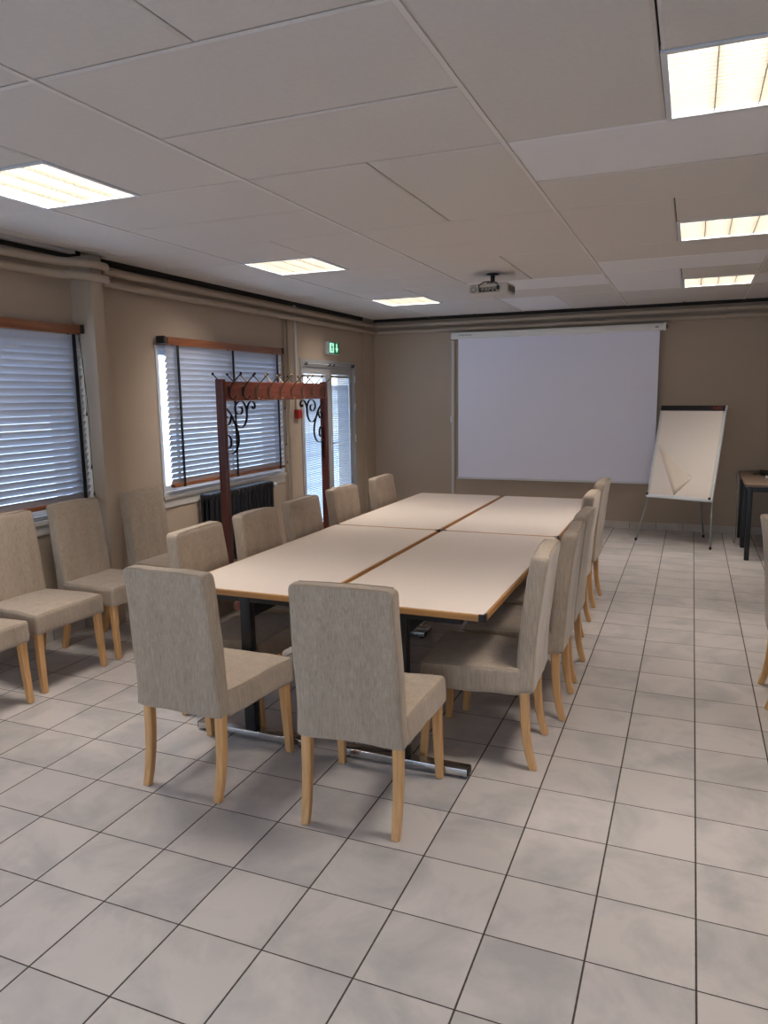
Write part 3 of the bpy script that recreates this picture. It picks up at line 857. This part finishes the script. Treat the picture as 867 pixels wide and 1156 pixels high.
# scrolled iron brackets in both corners
def scroll_pts(cy, cz, r0, r1, a0, a1, n=26):
    out = []
    for i in range(n+1):
        t = i/n; r = r0 + (r1-r0)*t; a = a0 + (a1-a0)*t
        out.append((cy + r*math.cos(a), cz + r*math.sin(a)))
    return out
def bracket(yp, s):
    b_ = MB()
    def strip(p2): b_.tube([(XK, yp + s*(u), z) for u, z in p2], .01, flat=(.016, .0045), up=(1, 0, 0))
    z = 1.611
    def spiral(cu, cz, r_in, r_out, a_in, a_out, n=28):
        return [(cu + (r_in+(r_out-r_in)*i/n)*math.cos(R(a_in+(a_out-a_in)*i/n))*1.25, cz + (r_in+(r_out-r_in)*i/n)*math.sin(R(a_in+(a_out-a_in)*i/n))) for i in range(n+1)]
    def smooth(P_, it=2):
        for _ in range(it):
            Q_ = [P_[0]]
            for a_, c_ in zip(P_, P_[1:]):
                Q_.append((a_[0]*.75+c_[0]*.25, a_[1]*.75+c_[1]*.25)); Q_.append((a_[0]*.25+c_[0]*.75, a_[1]*.25+c_[1]*.75))
            Q_.append(P_[-1]); P_ = Q_
        return P_
    sp1 = spiral(.205, z-.062, .014, .058, 100, -270, 30)      # curls clockwise, ends at the top under the rail
    strip(sp1 + smooth([sp1[-1], (.250, z-.004), (.285, z-.040), (.298, z-.085), (.292, z-.135), (.262, z-.178), (.218, z-.196), (.172, z-.185), (.130, z-.150), (.100, z-.105), (.060, z-.065), (.002, z-.035)])[1:])
    strip(smooth([(.292, z-.110), (.300, z-.060), (.325, z-.018), (.365, z-.002), (.402, z-.018), (.412, z-.044), (.396, z-.064), (.374, z-.058), (.372, z-.042)]))
    strip(smooth([(.092, z-.095), (.140, z-.165), (.172, z-.225), (.180, z-.280), (.160, z-.335), (.115, z-.368), (.060, z-.376), (.004, z-.362)]))
    strip(smooth([(.040, z-.330), (.075, z-.320), (.082, z-.285), (.068, z-.245), (.035, z-.232), (.012, z-.260), (.016, z-.300), (.004, z-.345)]))
    strip(smooth([(.095, z-.100), (.078, z-.150), (.050, z-.172), (.022, z-.155), (.018, z-.120), (.036, z-.104), (.050, z-.118)]))
    strip(smooth([(.006, z-.362), (.020, z-.40), (.010, z-.44), (.018, z-.48), (.004, z-.52)]))
    return K(b_.build('scroll_bracket', M['iron']))
bracket(YK0+.021, 1); bracket(YK1-.021, -1)
tag(ro, 'dark red wooden coat rack with double hooks and scrolled iron brackets', 'coat rack')

# ------------------------------------------------------------------ projection screen
ro = empty('projection_screen', (-1.67, 7.27, 2.36))
def K2(o, par=None):
    o.parent = par or ro
    if par is None: o.location = -ro.location
    return o
K2(MB().bbox(-2.94, -.415, 7.215, 7.30, 2.325, 2.402, .008).build('casing', M['casing']))
ec = MB()
ec.bbox(-.420, -.395, 7.21, 7.305, 2.318, 2.408, .004)
K2(ec.build('end_cap', M['casing']))
K2(MB().bbox(-.398, -.382, 7.245, 7.275, 2.345, 2.385, .004).build('bolt', M['black_plastic']))
K2(MB().box(-2.855, -.462, 7.262, 7.2635, .575, 2.33).build('fabric', M['screen']))
K2(MB().bbox(-2.87, -.447, 7.253, 7.273, .553, .577, .006).build('bottom_bar', M['white_pvc']))
mk = MB()
for i, w in enumerate((.010, .014, .008, .013, .010, .012, .009)):
    x = -2.83 + i*.024; mk.box(x, x+w, 7.2135, 7.216, 2.358+(.004 if i % 2 else 0), 2.374)
mk.box(-.515, -.475, 7.2135, 7.216, 2.354, 2.362)
mk.box(-.500, -.485, 7.2135, 7.216, 2.361, 2.368)
K2(mk.build('maker_mark', M['grey_mark']))
for x in (-2.8, -.55):
    K2(MB().box(x-.02, x+.02, 7.30, YB-.0015, 2.34, 2.395).build('wall_bracket', M['casing']))
tag(ro, 'wide white pull-down projection screen on the back wall', 'projection screen')
tag(MB().bbox(-2.965, -2.925, YB-.03, YB, .083, 2.312, .004).build('cable_duct', M['white_paint']), 'white vertical cable duct beside the left edge of the projection screen', 'cable duct')
tag(MB().bbox(-2.975, -2.945, YB-.045, YB-.03, 1.28, 1.36, .004).build('wall_switch', M['white_pvc']), 'tiny white control switch halfway down the cable duct', 'switch')

# ------------------------------------------------------------------ projector
ro = empty('projector', (-1.668, 4.29, H)); ro.rotation_euler = (0, 0, R(-4))
c = MB(); c.lathe([(.055, -.001), (.055, -.008), (.02, -.014)][::-1], 20); c.lathe([(.018, -.075), (.018, -.010)], 16); c.bbox(-.045, .045, -.03, .03, -.083, -.070, .004)
for a in (-1, 1):
    c.tube([(a*.03, 0, -.078), (a*.09, .03, -.088)], .006, 6)
c.build('ceiling_mount', M['black_metal'], ro)
bd = MB(); bd.rbox((.165, .125, .043), .018, (4, 4, 2), lambda q: Vector((q.x*(1 - .04*(q.y > .1)), q.y, q.z)), Matrix.Translation((0, 0, -.132)), rn=4)
body = bd.build('body', M['proj'], ro)
pl = MB()
pl.bbox(-.085, .10, -.1265, -.124, -.163, -.118, .002)
pn = pl.build('port_panel', simple('port_panel_grey', srgb(150,142,130), .5), body)
pk = MB()
for i, (x, w, hh) in enumerate(((-.075, .022, .012), (-.045, .022, .012), (-.015, .014, .010), (.008, .030, .012), (.05, .018, .014))): pk.box(x, x+w, -.1285, -.1263, -.155, -.155+hh)
for i in range(4): pk.lathe([(.005, 0), (.005, .002)], 10, Matrix.Translation((-.06+i*.03, -.1265, -.130)) @ Matrix.Rotation(R(90), 4, 'X'))
pk.build('port', M['black_plastic'], body)
vt = MB()
for i in range(7): vt.box(.164, .1665, -.09+i*.026, -.078+i*.026, -.155, -.110)
vt.build('vent', M['black_plastic'], body)
ln = MB(); ln.lathe([(.036, 0), (.036, .02), (.030, .025)], 20, Matrix.Translation((-.08, .12, -.135)) @ Matrix.Rotation(R(-90), 4, 'X')); ln.build('lens', M['black_plastic'], ro)
gr = MB()
for rr in (.012, .02, .028): gr.tube([(-.125+rr*math.cos(a*PI/8), -.1262, -.132+rr*math.sin(a*PI/8)) for a in range(16)], .0015, 4, closed=True)
gr.build('speaker_grille', M['grey_mark'], body)
cb = MB(); cb.tube([(-.01, -.01, -.06), (-.04, -.10, -.075), (-.07, -.150, -.105), (-.066, -.150, -.14), (-.055, -.130, -.150)], .005, 7)
cb.tube([(.01, -.02, -.062), (.05, -.12, -.085), (.09, -.152, -.105), (.088, -.135, -.128)], .004, 7)
cb.bbox(.078, .10, -.145, -.125, -.145, -.115, .003)
cb.build('cable', M['black_plastic'], ro)
tag(ro, 'pale projector hanging from the ceiling on a short black mount', 'projector')

# ------------------------------------------------------------------ flipchart
phi, th = -.382, .270
rt = Vector((math.cos(phi), math.sin(phi), 0)); bkv = Vector((-math.sin(phi), math.cos(phi), 0))
upv = bkv*math.sin(th) + Vector((0, 0, 1))*math.cos(th); nrm = rt.cross(upv)   # nrm points away from the viewer
B0 = Vector((-.222, 6.436, 0))
MF = Matrix((( rt.x, nrm.x, upv.x, B0.x), (rt.y, nrm.y, upv.y, B0.y), (rt.z, nrm.z, upv.z, B0.z), (0, 0, 0, 1)))
# MF maps (a along width, d out of the board, l up the board)
if nrm.dot(bkv) < 0: SG = -1
else: SG = 1
ro = empty('flipchart_easel', (B0.x, B0.y, 0))
MFI = Matrix.Translation(-Vector((B0.x, B0.y, 0))) @ MF
lb_ = .478/math.cos(th); ht = 1.031; w2 = .35
D = SG   # D>0 = behind
def fb(mb, a0, a1, d0, d1, l0, l1, r=.003):
    d0, d1 = sorted((D*d0, D*d1)); mb.bbox(a0, a1, d0, d1, l0, l1, r, M=MFI); return mb
fb(MB(), -w2, w2, 0, .018, lb_, lb_+ht).build('board', M['board'], ro)
for a in (-w2-.006, w2-.010): fb(MB(), a, a+.016, -.006, .022, lb_, lb_+ht).build('side_rail', M['white_pvc'], ro)
fb(MB(), -w2, w2, -.022, .02, lb_+ht-.052, lb_+ht+.002, .004).build('clamp_bar', M['black_plastic'], ro)
fb(MB(), w2-.004, w2+.012, -.022, .02, lb_+ht-.052, lb_+ht+.002, .004).build('end_cap', M['white_pvc'], ro)
mk = MB()
for i in range(3):
    a = w2-.125 + i*.032
    for (u0, u1, v0, v1) in ((0, .024, .020, .024), (0, .005, 0, .024), (.0, .024, 0, .004), (.019, .024, 0, .012 if i != 1 else .024), (.006, .024, .010, .014)):
        fb(mk, a+u0, a+u1, -.0235, -.0215, lb_+ht-.040+v0*1.2, lb_+ht-.040+v1*1.2, .0004)
mk.build('maker_mark', M['red_mark'], ro)
tr_ = MB(); fb(tr_, -w2, w2, -.045, -.002, lb_-.004, lb_+.010, .003); fb(tr_, -w2, w2, -.048, -.042, lb_-.004, lb_+.030, .002)
tr_.build('pen_tray', M['white_pvc'], ro)
for a in (-w2+.012, w2-.012): fb(MB(), a-.012, a+.012, -.058, -.040, lb_+.018, lb_+.042, .006).build('tray_knob', M['black_plastic'], ro)
for s in (-1, 1):
    MB().tube([MFI @ Vector((s*.33, D*.024, lb_+.30)), MFI @ Vector((s*.345, D*.020, lb_)), MFI @ Vector((s*.405, D*.006, .012))], .0095, 10).build('leg', M['steel'], ro)
topb = MFI @ Vector((0.02, D*.03, lb_+ht-.10)); ft = Vector((.10, 6.99, .012)) - Vector((B0.x, B0.y, 0))
MB().tube([topb, ft], .0095, 10).build('leg', M['steel'], ro)
MB().tube([MFI @ Vector((-.33, D*.03, lb_+ht-.10)), MFI @ Vector((.33, D*.03, lb_+ht-.10))], .012, 8).build('crossbar', M['steel'], ro)
for p_ in (MFI @ Vector((-.406, D*.006, 0)), MFI @ Vector((.406, D*.006, 0)), ft):
    MB().lathe([(.013, 0), (.014, .02), (.010, .03)], 12, Matrix.Translation((p_.x, p_.y, 0))).build('foot', M['black_plastic'], ro)
tag(ro, 'white flipchart easel with black top clamp standing by the back wall', 'flipchart')
# paper pad with its top sheet folded up from the lower left corner
pd = empty('paper_pad', (B0.x, B0.y, 0)); pd.location = ro.location
l0, l1 = lb_+.033, lb_+ht-.054
pm = MB(); fb(pm, -.325, .325, -.008, -.001, l0, l1, .0006)
pm.build('sheets', M['paper'], pd)
# folded sheet: crease from the left edge (a=-.325,l=+.62 of height) to the bottom edge
def pt(a, d, l): return MFI @ Vector((a, D*d, l))
cA = (-.325, l0+(l1-l0)*.60); cB = (-.055, l0+.004)
sh = MB()
vs = [pt(cA[0], -.010, cA[1]), pt(cA[0], -.010, l1), pt(.325, -.010, l1), pt(.325, -.010, l0+.003), pt(cB[0], -.010, cB[1])]
vs2 = [pt(cA[0], -.0092, cA[1]), pt(cA[0], -.0092, l1), pt(.325, -.0092, l1), pt(.325, -.0092, l0+.003), pt(cB[0], -.0092, cB[1])]
sh.add(vs+vs2, [(0,1,2,3,4), (9,8,7,6,5)] + [(i, 5+i, 5+(i+1) % 5, (i+1) % 5) for i in range(5)])
sh.build('top_sheet', M['paper'], pd)
# the flap: corner (-.325,l0) mirrored over the crease
A = Vector(cA); B_ = Vector(cB); Cc = Vector((-.325, l0+.003)); dd = (B_-A).normalized(); foot_ = A + dd*((Cc-A).dot(dd)); Cm = foot_*2 - Cc
nn = 10; fl = MB(); rows = []
mid = A.lerp(B_, .5)
vs = []; fs = []
for i in range(nn+1):
    e1 = A.lerp(B_, i/nn)
    for j in range(6):
        q_ = e1.lerp(Cm, j/5)
        lift = .0101 + .0018*math.sin(PI*min(1, j/5*.9))*(.4+.6*math.sin(PI*i/nn))
        vs.append(pt(q_.x, -lift, q_.y))
for i in range(nn):
    for j in range(5): fs.append((i*6+j, i*6+j+1, (i+1)*6+j+1, (i+1)*6+j))
fl.add(vs, fs, True)
o = fl.build('folded_corner', M['paper_back'], pd); o.modifiers.new('thickness', 'SOLIDIFY').thickness = .0006
tag(pd, 'cream flipchart paper pad with its lower left sheet corner folded up', 'paper pad')

# ------------------------------------------------------------------ desks on the right
def desk(lb, x0, x1, y0, y1, rounded):
    ro = empty('side_desk', ((x0+x1)/2, (y0+y1)/2, 0)); cx, cy = (x0+x1)/2, (y0+y1)/2
    z = .745; th = .025
    if rounded:
        r = .26; n = 10
        poly = [(x0-cx, y0-cy), (x1-cx, y0-cy), (x1-cx, y1-cy)] + [(x0+r-cx-r*math.sin(PI/2*i/n), y1-r-cy+r*math.cos(PI/2*i/n)) for i in range(n+1)]
    else: poly = [(x0-cx, y0-cy), (x1-cx, y0-cy), (x1-cx, y1-cy), (x0-cx, y1-cy)]
    MB().prism(poly, z-th, z).build('desktop', M['desk'], ro, bevel=.003)
    a = .022
    for (px, py) in ((x0+.045, y0+.045), (x1-.045, y0+.045), (x0+.045, y1-(.20 if rounded else .045)), (x1-.045, y1-.045)):
        MB().bbox(px-cx-a, px-cx+a, py-cy-a, py-cy+a, 0, z-th, .003).build('leg', M['black_metal'], ro)
    ap = MB(); ap.box(x0+.03-cx, x1-.03-cx, y0+.025-cy, y0+.05-cy, z-th-.05, z-th); ap.box(x0+.03-cx, x1-.03-cx, y1-.05-cy-(.0), y1-.025-cy, z-th-.05, z-th) if not rounded else None
    ap.box(x0+.03-cx, x0+.055-cx, y0+.05-cy, y1-(.2 if rounded else .05)-cy, z-th-.05, z-th); ap.box(x1-.055-cx, x1-.03-cx, y0+.05-cy, y1-.05-cy, z-th-.05, z-th)
    ap.build('apron', M['black_metal'], ro)
    return tag(ro, lb, 'desk')
desk('black-legged brown desk at the right photo edge, nearer of two', .425, 1.82, 5.83, 6.555, False)
desk('black-legged brown desk with rounded corner against the back wall', .425, 1.82, 6.56, 7.30, True)
cp = []
for k in range(90):
    a = k*.33; rr = .085 + .012*math.sin(k*.7)
    cp.append((.73 + rr*1.35*math.cos(a), 6.72 + rr*math.sin(a), .752 + .0005*k + .004*math.sin(k*.9)))
cp = [(.60, 6.92, .750), (.55, 6.80, .750)] + cp + [(.86, 6.60, .752)]
tag(MB().tube(cp, .0045, 6).build('cable_coil', M['black_plastic']), 'loosely coiled black cable lying on the brown desk', 'cable')
o = empty('power_adapter', (.68, 6.42, .745)); MB().bbox(-.04, .04, -.022, .022, 0, .026, .006).build('housing', M['white_pvc'], o); MB().tube([(.04, 0, .012), (.09, .03, .006), (.12, .09, .005)], .003, 6).build('lead', M['white_pvc'], o)
tag(o, 'small white power adapter in front of the cable coil on the desk', 'power adapter')
o = empty('tape_roll', (.80, 6.42, .745)); 
MB().tube([(.042*math.cos(a*PI/12), .042*math.sin(a*PI/12), .024) for a in range(24)], .01, closed=True, flat=(.048, .012), up=(0, 0, 1)).build('tape', M['orange'], o)
tag(o, 'orange roll beside the white adapter at the right photo edge', 'tape roll')
tag(MB().tube([(.72, 7.1, .753), (.55, 7.05, .754), (.44, 6.98, .762), (.414, 6.94, .760), (.402, 6.91, .735), (.400, 6.88, .70), (.400, 6.75, .64), (.405, 6.64, .60), (.405, 6.60, .50), (.405, 6.60, .10), (.40, 6.70, .008), (.40, 7.0, .008)], .005, 7).build('hanging_cable', M['cable_grey']), 'grey cable hanging off the left end of the desks', 'cable')

# ------------------------------------------------------------------ daylight
wd = bpy.data.worlds.new('overcast'); scn.world = wd; wd.use_nodes = True
nt = wd.node_tree; bg = nt.nodes['Background']
tc = N(nt, 'ShaderNodeTexCoord'); sp = N(nt, 'ShaderNodeSeparateXYZ'); nt.links.new(tc.outputs['Generated'], sp.inputs[0])
cr = N(nt, 'ShaderNodeValToRGB'); e_ = cr.color_ramp.elements
e_[0].position = .0; e_[0].color = (.72, .84, 1.0, 1); e_[1].position = .8; e_[1].color = (.5, .68, 1.0, 1)
nt.links.new(sp.outputs[2], cr.inputs[0]); nt.links.new(cr.outputs[0], bg.inputs[0]); bg.inputs[1].default_value = 2.2
for w in (W1, W2, D1, W3):
    ld = bpy.data.lights.new('daylight_portal', 'AREA'); ld.shape = 'RECTANGLE'; ld.size = w[1]-w[0]; ld.size_y = w[3]-w[2]; ld.cycles.is_portal = True
    lo = bpy.data.objects.new('daylight_portal', ld); col.objects.link(lo)
    lo.location = (XL-.24, (w[0]+w[1])/2, (w[2]+w[3])/2)
    lo.rotation_euler = Matrix(((0, 0, -1), (1, 0, 0), (0, -1, 0))).to_euler()
ld = bpy.data.lights.new('daylight_portal', 'AREA'); ld.shape = 'RECTANGLE'; ld.size = W4_FILL[1]-W4_FILL[0]; ld.size_y = W4_FILL[3]-W4_FILL[2]; ld.cycles.is_portal = True
lo = bpy.data.objects.new('daylight_portal', ld); col.objects.link(lo); lo.location = ((W4_FILL[0]+W4_FILL[1])/2, YF-.19, (W4_FILL[2]+W4_FILL[3])/2); lo.rotation_euler = (R(90), 0, 0)

# ------------------------------------------------------------------ camera
cam = bpy.data.cameras.new('camera'); co = bpy.data.objects.new('camera', cam); col.objects.link(co)
yaw, pitch, roll = -0.39154337, -0.15491129, -0.01481218
cy_, sy_ = math.cos(yaw), math.sin(yaw); cp_, sp_ = math.cos(pitch), math.sin(pitch); cr_, sr_ = math.cos(roll), math.sin(roll)
fw = Vector((sy_*cp_, cy_*cp_, sp_)); r1 = Vector((cy_, -sy_, 0)); u1 = r1.cross(fw)
r2 = r1*cr_ + u1*sr_; u2 = -r1*sr_ + u1*cr_
co.matrix_world = Matrix(((r2.x, u2.x, -fw.x, -.08334), (r2.y, u2.y, -fw.y, -1.99907), (r2.z, u2.z, -fw.z, 1.62994), (0, 0, 0, 1)))
cam.sensor_fit = 'VERTICAL'; cam.sensor_height = 24; cam.lens = 839.116/1156*24; cam.clip_start = .05
scn.camera = co
scn.view_settings.view_transform = 'Standard'; scn.view_settings.look = 'None'; scn.view_settings.gamma = 1; scn.view_settings.use_curve_mapping = False
scn.view_settings.exposure = 1.5
scn.cycles.use_denoising = True
scn.cycles.max_bounces = 8; scn.cycles.diffuse_bounces = 5; scn.cycles.transparent_max_bounces = 12
scn.cycles.sample_clamp_indirect = 6; scn.cycles.caustics_reflective = False; scn.cycles.caustics_refractive = False
